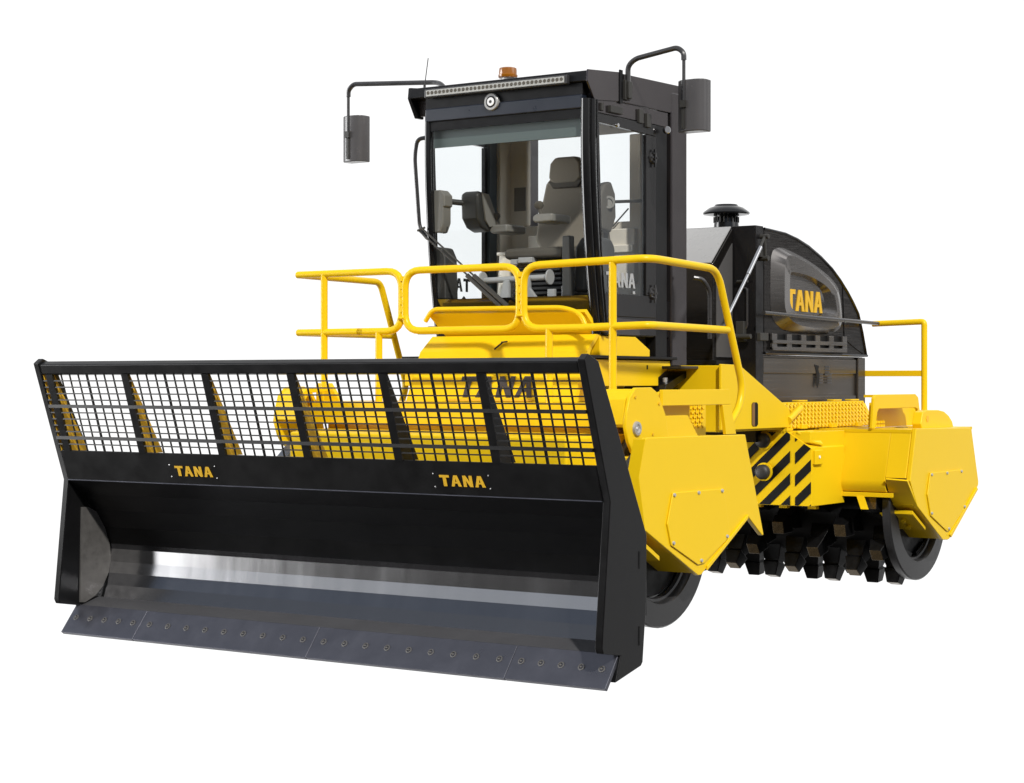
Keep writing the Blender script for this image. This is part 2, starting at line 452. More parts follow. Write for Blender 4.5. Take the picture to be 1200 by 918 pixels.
# sloped nose panel with lettering
bm = BM()
T = [(-.61, 2.10, 2.0), (.80, 2.10, 2.0)]; Mi = [(-.64, 1.99, 1.885), (.79, 1.99, 1.885)]; Bo = [(-.655, 1.84, 1.532), (.775, 1.84, 1.532)]
plate(bm, [T[0], T[1], Mi[1], Mi[0]], (0, .05, 0)); plate(bm, [Mi[0], Mi[1], Bo[1], Bo[0]], (0, .05, 0))
nose = fr('nose_panel', bm)
bm = BM()
prism(bm, [(2.12, 1.99), (2.01, 1.885), (1.86, 1.535), (2.2, 1.535), (2.2, 1.99)], 'X', -.60, .74); fr('nose_core', bm)
uzn = Vector((0, .15, .353)).normalized()
bm = BM(); letters(bm, 'TANA', (-.205, 1.84+.03*.425-.006, 1.562), (1, 0, 0), uzn, .16, (0, .004, 0), gap=.18); obj('lettering', bm, TDRK, parent=front, smooth=0)
bm = BM(); box(bm, -.30, .44, 1.836, 1.842, 1.535, 1.548); fr('trim_strip', bm, TYEL)
bm = BM(); cyl(bm, (.02, 1.985, 1.90), (.06, 2.03, 1.95), .006); cyl(bm, (.05, 2.03, 1.95), (.10, 2.03, 1.955), .006); fr('latch', bm, DPL)
# recessed belly panel under the windscreen (leans back going down)
bm = BM(); plate(bm, [(-.585, 2.0, 2.165), (.765, 2.0, 2.15), (.79, 2.165, 1.985), (-.52, 2.165, 1.985)], (0, .03, .02)); fr('belly_panel', bm)
bm = BM()
tube(bm, [(-.60, 2.0, 2.11), (-.53, 1.99, 2.195), (.60, 1.99, 2.185), (.735, 2.0, 2.14), (.785, 2.0, 2.03)], .017, .1); fr('bumper_rail', bm)
# cab base, side
bm = BM(); prism(bm, [(2.14, 1.99), (2.63, 1.99), (2.83, 1.90), (2.83, 1.85), (2.14, 1.85)], 'X', .60, .80); fr('cab_base', bm, bev=.005)
bm = BM(); prism(bm, [(2.14, 1.99), (2.63, 1.99), (2.83, 1.90), (2.83, 1.85), (2.14, 1.85)], 'X', -.66, -.46); fr('cab_base', bm, bev=.005)
bm = BM(); prism(bm, [(2.0, 1.835), (2.0, 1.855), (3.2, 1.85), (3.2, 1.83)], 'X', -.82, .82); fr('black_strip', bm, BLK, bev=.004)
bm = BM(); prism(bm, [(2.0, 1.64), (2.0, 1.828), (3.19, 1.822), (3.19, 1.80), (2.97, 1.70), (2.97, 1.64)], 'X', .10, .79); fr('side_box', bm, bev=.005)
bm = BM(); prism(bm, [(2.0, 1.64), (2.0, 1.828), (3.19, 1.822), (3.19, 1.80), (2.97, 1.70), (2.97, 1.64)], 'X', -.79, -.10); fr('side_box', bm, bev=.005)
bm = BM(); box(bm, .79, .793, 2.80, 2.815, 1.76, 1.79); fr('slot', bm, MAPB)
# dark under-cab bracket
bm = BM()
prism(bm, [(2.95, 1.60), (3.02, 1.60), (3.42, 1.75), (3.42, 1.775), (3.36, 1.775), (2.98, 1.65)], 'X', .5, .85)
box(bm, .1, .78, 2.98, 3.35, 1.45, 1.62)
fr('under_cab_bracket', bm, BLK, bev=.004)
bm = BM(); box(bm, .72, .95, 3.02, 3.46, 1.765, 1.785); fr('foot_plate', bm, DPL, bev=.004)
bm = BM()
for y in (3.05, 3.33): cyl(bm, (.80, y, 1.44), (.80, y, 1.70), .018)
fr('cylinder_rod', bm, GALV)
# drum end housings: rounded discs
dp = [(1.279, 1.634), (1.478, 1.636), (1.56, 1.60), (1.615, 1.526), (1.66, 1.459), (1.70, 1.32), (1.69, 1.18), (1.40, 1.16), (1.247, 1.22), (1.195, 1.288), (1.155, 1.391), (1.172, 1.471), (1.205, 1.57)]
for s in (1, -1):
    HX = 1.60 if s > 0 else 1.325
    bm = BM(); prism(bm, dp, 'X', s*(HX-.025), s*HX); dk = fr('end_housing', bm, bev=.006)
    # rim behind the disc
    bm = BM()
    rim = [(1.279, 1.625), (1.19, 1.56), (1.17, 1.46), (1.165, 1.40), (1.20, 1.40), (1.22, 1.5), (1.30, 1.59), (1.5, 1.60), (1.5, 1.625)]
    prism(bm, rim, 'X', s*(HX-.22), s*(HX-.026))
    box(bm, min(s*(HX-.2), s*(HX-.026)), max(s*(HX-.2), s*(HX-.026)), 1.195, 1.22, 1.535, 1.55)
    fr('housing_rim', bm, bev=.004)
    bm = BM()
    for y, z in ((1.27, 1.575), (1.57, 1.53), (1.49, 1.335), (1.27, 1.30), (1.28, 1.23)):
        cyl(bm, (s*HX, y, z), (s*(HX+.007), y, z), .01, seg=8)
    fr('housing_bolts', bm, TYEL)
    bm = BM(); lathe(bm, [(.048, 0), (.044, .014), (.028, .015), (.026, .009), (.012, .009), (.01, .012), (0, .012)], (s*(HX+.001), 1.285, 1.375), (s, 0, 0), 18); fr('grease_cap', bm, GALV)
    # pivot under the housing
    if s < 0: continue
    bm = BM(); box(bm, min(s*1.40, s*1.60), max(s*1.40, s*1.60), 1.08, 1.5, .95, 1.2); fr('pivot_block', bm, bev=.01)
    # step box behind the disc: face frame with an opening
    bm = BM()
    X0, X1 = s*1.575, s*1.60
    prism(bm, [(1.62, 1.62), (2.53, 1.62), (2.56, 1.515), (1.62, 1.515)], 'X', X0, X1)
    prism(bm, [(2.44, 1.514), (2.56, 1.514), (2.64, 1.31), (2.49, 1.31)], 'X', X0, X1)
    fr('step_frame', bm, bev=.004)
    bm = BM(); prism(bm, [(1.62, 1.45), (1.98, 1.45), (2.13, 1.30), (1.62, 1.30)], 'X', s*1.56, s*1.585); fr('step_cheek', bm, bev=.003)
    bm = BM(); box(bm, min(s*1.27, s*1.30), max(s*1.27, s*1.30), 1.75, 2.75, 1.25, 1.60); fr('step_back', bm)
    bm = BM(); lattice(bm, lambda u, v: Vector((s*1.305, 1.95+.75*u, 1.60-.25*v)), 12, 4, Vector((s, 0, 0)), .006, .008); fr('step_mesh', bm, YEL, smooth=0)
    bm = BM(); box(bm, min(s*1.3, s*1.6), max(s*1.3, s*1.6), 1.72, 2.62, 1.27, 1.30); fr('step_floor', bm)
# front corner gusset under the left rail
bm = BM(); prism(bm, [(-1.28, 1.53), (-1.28, 1.66), (-1.16, 1.66), (-1.06, 1.53)], 'Y', 1.58, 1.62); fr('gusset', bm)

# ------------------------------------------------------------------ CATWALK RAILS
def rail(name, paths, r=.026, bend=.13, m=YEL, posts=()):
    bm = BM()
    for p in paths: tube(bm, p, r, bend, 14)
    o = obj(name, bm, m)
    for (a, b) in posts:
        bm = BM(); tube(bm, [a, b], r*1.0, 0, 14); obj('post', bm, m, parent=o)
    return o
ZT, ZB, YR = 2.455, 2.03, 1.6
side_r = [(1.51, YR, ZT+.02), (1.51, 2.53, ZT-.01), (1.51, 2.90, 1.64), (1.51, 2.86, 1.50), (1.51, 2.72, 1.385)]
rail('guard_rail', [[(1.0, YR, ZB), (.53, YR, ZB), (.53, YR, ZT), (1.51, YR, ZT+.02), ] + side_r[1:]], bend=.13,
     posts=[((1.235, YR, ZT), (1.235, YR, 1.5)), ((.735, YR, ZB), (.735, YR, 1.5))])
rl = rail('mid_rail', [[(.95, YR, ZB), (1.51, YR, ZB+.01), (1.51, 2.68, ZB)]], bend=.08)
rail('guard_rail', [[(-.9, YR, ZB), (-.51, YR, ZB), (-.51, YR, ZT), (-1.47, YR, ZT)],], bend=.13,
     posts=[((-1.22, YR, ZT), (-1.22, YR, 1.5)), ((-.715, YR, ZB), (-.715, YR, 1.5))])
rail('guard_rail', [[(-1.47, YR, ZT), (-1.49, 2.60, ZT-.01), (-1.50, 2.95, 1.64), (-1.50, 2.86, 1.45)]], bend=.07)
rail('mid_rail', [[(-.85, YR, ZB), (-1.465, YR, ZB)]], bend=0)
rail('mid_rail', [[(-1.465, YR, ZB), (-1.49, 2.74, ZB)]], bend=0)
bm = BM(); tube(bm, [(-.48, YR, ZT), (.495, YR, ZT), (.495, YR, ZB), (-.48, YR, ZB)], .026, .13, 14, closed=True); gate = obj('rail_gate', bm, YEL)
for x in (-.495, .5125):
    bm = BM()
    for k in range(5): cyl(bm, (x, YR-.012, ZB+.13+k*.055), (x, YR-.012, ZB+.165+k*.055), .016, seg=10)
    tube(bm, [(x-.02, YR-.03, ZB+.09), (x+.03, YR-.03, ZB+.09)], .008); obj('hinge', bm, YEL, parent=gate)
# rear platform rail
bm = BM(); tube(bm, [(1.07, 4.10, 2.20), (1.06, 6.28, 2.17), (.985, 6.32, 2.168)][:2], .016, 0, 12); hr = obj('hood_handrail', bm, TUBE)
bm = BM(); tube(bm, [(1.0, 6.30, 2.168), (1.47, 6.30, 2.18), (1.47, 6.30, 1.3)], .026, .03, 14); rr = obj('rear_rail', bm, YEL)
bm = BM(); box(bm, .9, 1.46, 6.285, 6.315, 1.715, 1.765); obj('mid_bar', bm, YEL, parent=rr, bev=.004)

# ------------------------------------------------------------------ CAB
bm = BM(); box(bm, -.64, .78, 2.19, 3.2, 1.99, 2.26)
cab = obj('cab', bm, DOORM, bev=.01)
def cb(name, bm, m, **k): return obj(name, bm, m, parent=cab, **k)
XL, XR = -.65, .80
# A pillars: bowed tubes, two members each
bm = BM()
tube(bm, [(.763, 2.02, 3.62), (.763, 2.015, 3.2), (.768, 2.05, 2.6), (.773, 2.14, 2.0)], .034, .3, 12)
tube(bm, [(.79, 2.065, 3.62), (.79, 2.06, 3.2), (.795, 2.095, 2.6), (.80, 2.185, 2.0)], .024, .3, 12)
tube(bm, [(.805, 2.10, 3.62), (.805, 2.095, 3.2), (.81, 2.13, 2.6), (.815, 2.22, 2.0)], .008, .3, 8)
cb('front_pillar', bm, GLS)
bm = BM()
tube(bm, [(-.59, 2.02, 3.62), (-.59, 2.015, 3.2), (-.585, 2.05, 2.6), (-.575, 2.12, 2.05)], .024, .3, 12)
tube(bm, [(-.612, 2.08, 3.62), (-.612, 2.075, 3.2), (-.607, 2.10, 2.6), (-.595, 2.17, 2.05)], .022, .3, 12)
cb('front_pillar', bm, GLS)
# header above the windscreen and sill below it
bm = BM(); box(bm, -.60, .745, 2.005, 2.08, 3.651, 3.76); cb('header_recess', bm, BLK)
bm = BM(); box(bm, -.60, .745, 1.995, 2.07, 3.555, 3.65); cb('header_panel', bm, paint('navy_black', (.012, .016, .026), .3, .5, rvar=.04), bev=.008)
bm = BM(); plate(bm, [(-.60, 2.015, 3.56), (.73, 2.015, 3.56), (.73, 2.015, 3.49), (-.60, 2.015, 3.49)], (0, .03, 0)); cb('windscreen_frame', bm, GLS)
bm = BM(); plate(bm, [(-.58, 2.085, 2.27), (.735, 2.085, 2.27), (.735, 2.135, 2.15), (-.57, 2.135, 2.15)], (0, .03, 0)); cb('sill_panel', bm, paint('smoked_trim', (.20, .19, .18), .14, .6, metal=.95, var=.1, rvar=.04))
# windscreen
bm = BM(); plate(bm, [(-.60, 2.022, 3.50), (.72, 2.022, 3.50), (.72, 2.03, 3.0), (.725, 2.10, 2.26), (-.59, 2.10, 2.26), (-.60, 2.03, 3.0)], (0, .006, 0))
bm.free(); bm = BM()
g = [[(-.60, 2.022, 3.50), (.72, 2.022, 3.50)], [(-.60, 2.02, 3.15), (.72, 2.02, 3.15)], [(-.595, 2.045, 2.7), (.722, 2.045, 2.7)], [(-.59, 2.09, 2.26), (.725, 2.09, 2.26)]]
V = [[bm.verts.new(p) for p in r] for r in g]
for a, b in zip(V, V[1:]): bm.faces.new((a[0], a[1], b[1], b[0]))
cb('windscreen', bm, GLASS)
bm = BM(); plate(bm, [(-.57, 2.06, 3.50), (.70, 2.06, 3.50), (.70, 2.06, 3.37), (-.57, 2.06, 3.37)], (0, .004, 0)); cb('sun_shade', bm, SHADE)
# side doors
for s, X in ((1, XR), (-1, XL)):
    dy0, dy1 = 2.10, 2.92
    t = s*.035
    bm = BM()
    def pr_(pl): prism(bm, pl, 'X', X-t, X)
    pr_([(dy0, 3.53), (dy1, 3.53), (dy1, 3.45), (dy0, 3.47)])
    pr_([(dy1-.145, 3.449), (dy1, 3.449), (dy1, 2.29), (dy1-.145, 2.29)])
    pr_([(dy0+.06, 2.289), (dy1, 2.289), (dy1, 2.13), (dy0+.08, 2.13)])
    pr_([(dy0, 3.469), (dy0+.035, 3.469), (dy0+.09, 2.29), (dy0+.055, 2.29)])
    pr_([(dy0+.08, 2.129), (dy1, 2.129), (dy1, 2.0), (dy0+.10, 2.0)])
    door = cb('door', bm, DOORM, bev=.004)
    bm = BM(); face(bm, [(X-s*.012, dy0+.03, 3.47), (X-s*.012, dy1-.145, 3.45), (X-s*.012, dy1-.145, 2.28), (X-s*.012, dy0+.08, 2.28)]); obj('door_glass', bm, GLASS, parent=cab)
    if s > 0:
        bm = BM()
        for z in (3.29, 2.31):
            lathe(bm, [(.048, 0), (.045, .012), (.02, .014), (.018, .02)], (X, dy1-.05, z), (1, 0, 0), 16)
            for k in range(6):
                a = k*PI/3; cyl(bm, (X, dy1-.05+.034*math.cos(a), z+.034*math.sin(a)), (X+.022, dy1-.05+.034*math.cos(a), z+.034*math.sin(a)), .008, seg=6)
            box(bm, X+.012, X+.026, dy1-.056, dy1-.044, z-.07, z+.06)
        obj('hinge', bm, TUBE, parent=cab)
        bm = BM(); cyl(bm, (X, 2.36, 3.47), (X+.02, 2.36, 3.47), .014, seg=12); obj('door_lock', bm, CHROME, parent=cab)
        bm = BM(); plate(bm, [(X+.001, 2.26, 2.12), (X+.001, 2.66, 2.11), (X+.001, 2.68, 2.0), (X+.001, 2.26, 2.0)], (.006, 0, 0)); obj('door_panel', bm, SAT, parent=cab, bev=.003)
        bm = BM(); letters(bm, 'TANA', (X-.008, 2.24, 2.335), (0, 1, 0), (0, 0, 1), .105, (.003, 0, 0), gap=.1)
        box(bm, X-.008, X-.005, 2.60, 2.63, 2.295, 2.315); obj('door_lettering', bm, SILV, parent=cab, smooth=0)
        for (ya, yb, za, zb, t_) in ((2.15, 2.18, 3.55, 3.605, .012), (2.26, 2.42, 3.55, 3.60, .02), (2.66, 2.72, 3.52, 3.62, .015), (2.76, 2.82, 3.5, 3.6, .02)):
            bm = BM(); box(bm, X-.02, X+t_, ya, yb, za, zb); obj('roof_bracket', bm, DPL, parent=cab, bev=.004)
    else:
        bm = BM(); letters(bm, 'AT', (X+.006, 2.43, 2.345), (0, 1, 0), (0, 0, 1), .10, (.003, 0, 0), gap=.12)
        face(bm, [(X+.006, 2.50, 2.285), (X+.006, 2.58, 2.285), (X+.006, 2.54, 2.315)])
        obj('door_lettering', bm, MAPB, parent=cab, smooth=0)
# upper side rail between door and roof
bm = BM(); box(bm, XR-.04, XR-.005, 2.08, 3.1, 3.535, 3.64); cb('upper_rail', bm, SAT, bev=.004)
bm = BM(); box(bm, XL+.005, XL+.04, 2.08, 3.1, 3.535, 3.64); cb('upper_rail', bm, SAT, bev=.004)
# rear posts
bm = BM()
prism(bm, [(2.93, 3.62), (3.10, 3.62), (3.10, 1.84), (2.93, 1.84)], 'X', XR-.10, XR-.012)
cb('rear_pillar', bm, BLK, bev=.006)
bm = BM(); prism(bm, [(2.80, 3.6), (2.90, 3.6), (2.90, 2.2), (2.80, 2.2)], 'X', XL, XL+.06); cb('rear_pillar', bm, paint('slate_pillar', (.035, .05, .058), .35, .5), bev=.008)
# rollover post at the right rear (tall square column)
for s, X in ((1, XR), (-1, XL)):
    bm = BM(); box(bm, X-.13 if s > 0 else X-.004, X+.004 if s > 0 else X+.13, 3.14, 3.375, 1.78, 3.80); cb('rollover_post', bm, SAT, bev=.014)
# rear wall: lower beige panel, beige corner column, rear glass
bm = BM(); box(bm, XL+.04, XR-.1, 3.06, 3.10, 2.24, 2.86); cb('rear_wall', bm, BEI, bev=.01)
bm = BM(); box(bm, XL+.06, -.415, 3.05, 3.11, 2.861, 3.6); cb('corner_column', bm, BEI, bev=.02)
bm = BM(); box(bm, -.53, -.425, 3.044, 3.05, 2.98, 3.16); cb('column_recess', bm, GPL)
bm = BM(); box(bm, XL+.03, XL+.085, 2.905, 3.056, 2.3, 3.58); cb('side_trim', bm, BEI, bev=.01)
bm = BM(); face(bm, [(-.41, 3.09, 2.86), (XR-.1, 3.09, 2.86), (XR-.1, 3.09, 3.56), (-.41, 3.09, 3.56)]); cb('rear_glass', bm, GLASS)
bm = BM(); box(bm, .50, .60, 3.04, 3.08, 2.3, 3.5); cb('inner_trim', bm, BEI, bev=.01)
# interior ceiling
bm = BM(); box(bm, XL+.05, XR-.06, 2.09, 3.1, 3.52, 3.56); cb('headliner', bm, SEAT)
# roof & visor
bm = BM()
prism(bm, [(2.0, 3.80), (2.42, 3.845), (3.26, 3.86), (3.26, 3.645), (2.42, 3.64), (2.08, 3.612), (2.07, 3.64), (2.04, 3.77)], 'X', XL-.06, XR)
roof = cb('roof', bm, SAT, bev=.008)
bm = BM(); prism(bm, [(1.975, 3.735), (1.985, 3.808), (2.06, 3.815), (2.06, 3.72)], 'X', -.73, XR-.005); obj('visor', bm, BLK, parent=cab, bev=.006)
bm = BM(); prism(bm, [(1.985, 3.815), (2.14, 3.83), (2.14, 3.60), (2.06, 3.60), (1.975, 3.735)], 'X', -.745, -.72); obj('visor_cheek', bm, BLK, parent=cab, bev=.004)
bm = BM(); prism(bm, [(1.985, 3.815), (2.42, 3.85), (2.42, 3.644), (2.07, 3.612), (1.975, 3.735)], 'X', XR-.01, XR+.004); obj('visor_cheek', bm, SAT, parent=cab, bev=.004)
bm = BM(); box(bm, XR+.001, XR+.01, 2.395, 2.435, 3.63, 3.865); obj('roof_seam', bm, BLK, parent=cab)
bm = BM(); plate(bm, [(-.72, 2.0, 3.735), (XR-.02, 2.0, 3.735), (XR-.02, 2.06, 3.60), (-.72, 2.06, 3.60)], (0, .01, 0)); bm.free()
# LED bar
bm = BM(); box(bm, -.57, .655, 1.945, 1.985, 3.722, 3.785); lb = obj('light_bar', bm, TUBE, parent=cab, bev=.006)
bm = BM(); box(bm, -.55, .635, 1.938, 1.946, 3.732, 3.775)
obj('light_bar_lens', bm, LAMP, parent=cab)
bm = BM()
for k in range(34):
    x = -.53+k*1.145/33; lathe(bm, [(.013, 0), (.011, .003), (.006, .002)], (x, 1.937, 3.756), (0, -1, 0), 10)
obj('light_bar_diodes', bm, SEATD, parent=cab)
# round headlamp
bm = BM(); lathe(bm, [(.060, -.02), (.060, .004), (.056, .008)], (-.005, 1.985, 3.655), (0, -1, 0), 28); hl = obj('headlamp', bm, LGRY, parent=cab)
bm = BM(); cyl(bm, (-.005, 1.979, 3.655), (-.005, 1.974, 3.655), .042, .040, 28); obj('headlamp_ring', bm, MAPB, parent=cab)
bm = BM(); cyl(bm, (-.005, 1.975, 3.655), (-.005, 1.971, 3.655), .031, .029, 28); obj('headlamp_lens', bm, WHT, parent=cab)
bm = BM(); cyl(bm, (-.005, 1.972, 3.655), (-.005, 1.968, 3.655), .012, .010, 20); obj('headlamp_bulb', bm, DPL, parent=cab)
# beacon and aerial
bm = BM(); lathe(bm, [(.045, 0), (.045, .028), (.03, .03)], (-.045, 2.25, 3.838), (0, 0, 1), 20); bc = obj('beacon_base', bm, WHT, parent=cab)
bm = BM(); lathe(bm, [(.067, 0), (.071, .008), (.071, .02), (.066, .024), (.066, .05), (.063, .068), (.055, .073)], (-.045, 2.25, 3.862), (0, 0, 1), 24); obj('beacon_lens', bm, AMB, parent=cab)
bm = BM(); tube(bm, [(-.70, 2.12, 3.83), (-.665, 2.12, 4.045)], .0035, 0, 6); cyl(bm, (-.70, 2.12, 3.82), (-.698, 2.12, 3.85), .01, seg=8); obj('aerial', bm, TUBE, parent=cab)
# wipers
bm = BM()
tube(bm, [(-.665, 2.0, 2.775), (.02, 2.05, 2.22)], .007, 0, 8); tube(bm, [(-.63, 1.99, 2.79), (.07, 2.05, 2.22)], .007, 0, 8)
tube(bm, [(-.25, 2.03, 2.435), (.03, 2.05, 2.205)], .018, 0, 8); tube(bm, [(-.19, 2.03, 2.43), (.09, 2.05, 2.205)], .018, 0, 8)
tube(bm, [(-.67, 2.0, 2.772), (-.60, 1.99, 2.79)], .009, 0, 8)
obj('wiper', bm, DPL, parent=cab)
# grab handle on the left of the cab
bm = BM(); tube(bm, [(-.66, 2.10, 3.46), (-.75, 2.10, 3.455), (-.775, 2.10, 3.33), (-.745, 2.12, 2.80), (-.67, 2.12, 2.72), (-.62, 2.12, 2.72)], .016, .08, 10); obj('grab_handle', bm, TUBE, parent=cab)
bm = BM(); cyl(bm, (-.62, 2.2, 2.05), (-.72, 2.2, 2.05), .03); box(bm, -.80, -.60, 2.17, 2.23, 2.02, 2.045); obj('cab_mount', bm, DPL, parent=cab)
bm = BM(); tube(bm, [(XR+.02, 2.2, 2.01), (XR+.03, 2.34, 2.0)], .012); tube(bm, [(.74, 2.14, 2.03), (.86, 2.14, 2.02)], .01); obj('door_stop', bm, DPL, parent=cab)

# ---- interior
bm = BM()
bk = [(-.13, 2.60), (-.185, 2.68), (-.17, 2.78), (-.09, 3.10), (-.05, 3.15), (.25, 3.15), (.29, 3.10), (.37, 2.78), (.385, 2.68), (.33, 2.60)]
bk = [(x+.0, z+.045) for x, z in bk]
prism(bm, bk, 'Y', 2.80, 2.90)
seat = obj('operator_seat', bm, SEAT, parent=cab, bev=.035)
bm = BM(); prism(bm, [(x*1.05-.005, z-.02) for x, z in bk], 'Y', 2.905, 2.96); obj('seat_shell', bm, SEATD, parent=cab, bev=.02)
bm = BM(); prism(bm, [(.0, 3.13), (-.045, 3.18), (-.03, 3.29), (.01, 3.335), (.20, 3.335), (.24, 3.29), (.255, 3.18), (.21, 3.13)], 'Y', 2.77, 2.86); obj('headrest', bm, SEAT, parent=cab, bev=.025)
bm = BM(); prism(bm, [(-.005, 3.105), (-.05, 3.16), (.26, 3.16), (.215, 3.105)], 'Y', 2.775, 2.80); obj('headrest_piping', bm, SEATD, parent=cab, bev=.01)
bm = BM(); box(bm, -.16, .36, 2.36, 2.90, 2.56, 2.64); obj('seat_cushion', bm, SEATD, parent=cab, bev=.03)
bm = BM()
for k in range(7): box(bm, -.12+.005*k, .32-.005*k, 2.42, 2.8, 2.30+k*.034, 2.324+k*.034)
obj('seat_bellows', bm, RUB, parent=cab, bev=.008)
bm = BM(); box(bm, -.10, -.03, 2.36, 2.41, 2.52, 2.56); box(bm, -.02, .10, 2.34, 2.41, 2.53, 2.57); obj('seat_buttons', bm, LGRY, parent=cab, bev=.006)
bm = BM(); prism(bm, [(2.74, 2.78), (2.70, 2.9), (2.72, 3.04), (2.78, 3.12), (2.86, 3.14), (2.92, 3.05), (2.93, 2.88), (2.86, 2.76)], 'X', .385, .46); obj('seat_bolster', bm, SEATD, parent=cab, bev=.02)
bm = BM(); lathe(bm, [(.05, 0), (.045, .015), (.03, .015), (.028, .005), (0, .005)], (.462, 2.81, 2.98), (.6, -.7, 0), 18); obj('belt_reel', bm, GPL, parent=cab)
# armrests with joysticks
for x0, x1, y0, z in ((-.36, -.20, 2.46, 2.80), (.13, .30, 2.30, 2.845)):
    bm = BM(); prism(bm, [(x0, z-.02), (x0, z+.015), (x0+.03, z+.03), (x1, z+.03), (x1, z-.03), (x0+.03, z-.035)], 'Y', y0, y0+.26); ar = obj('armrest', bm, GPL, parent=cab, bev=.016)
    bm = BM(); lathe(bm, [(.014, 0), (.016, .04), (.034, .062), (.036, .085), (.02, .10)], (x0+.045, y0+.05, z+.025), (-.25, 0, 1), 14); obj('joystick', bm, SEATD, parent=cab)
# monitor pod and its arm
bm = BM(); prism(bm, [(2.36, 2.80), (2.30, 2.87), (2.29, 3.05), (2.33, 3.07), (2.42, 3.06), (2.55, 2.84), (2.50, 2.79), (2.44, 2.775)], 'X', -.50, -.34); obj('monitor', bm, DPL, parent=cab, bev=.025)
bm = BM(); plate(bm, [(-.335, 2.33, 3.055), (-.335, 2.41, 3.05), (-.335, 2.54, 2.84), (-.335, 2.42, 2.81), (-.335, 2.37, 2.86)], (.012, 0, 0)); obj('monitor_face', bm, GPL, parent=cab)
bm = BM(); tube(bm, [(-.60, 2.15, 3.0), (-.42, 2.40, 2.98)], .022, 0, 10); obj('monitor_arm', bm, DPL, parent=cab)
bm = BM(); prism(bm, [(-.60, 3.07), (-.54, 3.07), (-.50, 3.03), (-.50, 2.95), (-.515, 2.945), (-.515, 2.83), (-.545, 2.76), (-.60, 2.76)], 'Y', 2.10, 2.20); obj('pillar_unit', bm, GPL, parent=cab, bev=.012)
bm = BM(); tube(bm, [(-.53, 2.12, 2.755), (-.50, 2.12, 2.755), (-.49, 2.12, 2.80)], .004, .01, 6); obj('hook', bm, DPL, parent=cab)
bm = BM(); prism(bm, [(-.60, 2.66), (-.55, 2.65), (-.515, 2.58), (-.505, 2.27), (-.60, 2.27)], 'Y', 2.12, 2.28); obj('heater_box', bm, DPL, parent=cab, bev=.015)
# pedals / foot rail
bm = BM(); cyl(bm, (-.25, 2.25, 2.405), (.31, 2.25, 2.415), .022, seg=14)
for x in (-.27, .31): cyl(bm, (x, 2.25, 2.415), (x+.012, 2.25, 2.415), .055, seg=18)
prism(bm, [(-.10, 2.27), (-.02, 2.27), (-.02, 2.40), (-.06, 2.40)], 'Y', 2.22, 2.25); prism(bm, [(.10, 2.27), (.22, 2.27), (.16, 2.34), (.16, 2.42), (.11, 2.38)], 'Y', 2.22, 2.25)
obj('foot_rail', bm, LGRY, parent=cab, bev=.003)
bm = BM(); box(bm, .30, .36, 2.24, 2.27, 2.27, 2.33); box(bm, .42, .50, 2.24, 2.27, 2.27, 2.35); obj('pedal', bm, LGRY, parent=cab, bev=.004)
bm = BM(); cyl(bm, (-.40, 2.75, 2.28), (-.38, 2.75, 2.63), .07, seg=18); lathe(bm, [(.09, 0), (.09, .02)], (-.38, 2.75, 2.62), (0, 0, 1), 18); obj('side_column', bm, BEI, parent=cab)
bm = BM(); box(bm, -.36, -.16, 2.98, 3.05, 2.3, 2.78); obj('cabinet', bm, BEI, parent=cab, bev=.01)
bm = BM(); prism(bm, [(2.26, 2.30), (2.28, 2.62), (2.36, 2.70), (2.6, 2.70), (2.66, 2.64), (2.66, 2.30)], 'X', .50, .62); obj('side_console', bm, DPL, parent=cab, bev=.03)
bm = BM(); box(bm, .45, .52, 2.20, 2.26, 2.27, 2.70); obj('console_front', bm, DPL, parent=cab, bev=.01)
bm = BM(); prism(bm, [(2.5, 2.35), (2.5, 2.80), (3.05, 2.84), (3.05, 2.35)], 'X', -.05, .0); bm.free()
bm = BM(); box(bm, .28, .58, 2.98, 3.055, 2.4, 2.80); box(bm, .36, .58, 2.96, 2.985, 2.62, 2.68); obj('rear_cabinet', bm, BEI, parent=cab, bev=.01)
bm = BM(); tube(bm, [(.47, 2.88, 2.99), (.70, 2.88, 2.985)], .012, 0, 8); obj('inner_bar', bm, DPL, parent=cab)
bm = BM(); tube(bm, [(.36, 3.03, 2.82), (.50, 3.03, 2.95)], .006, 0, 8); obj('inner_rod', bm, DPL, parent=cab)

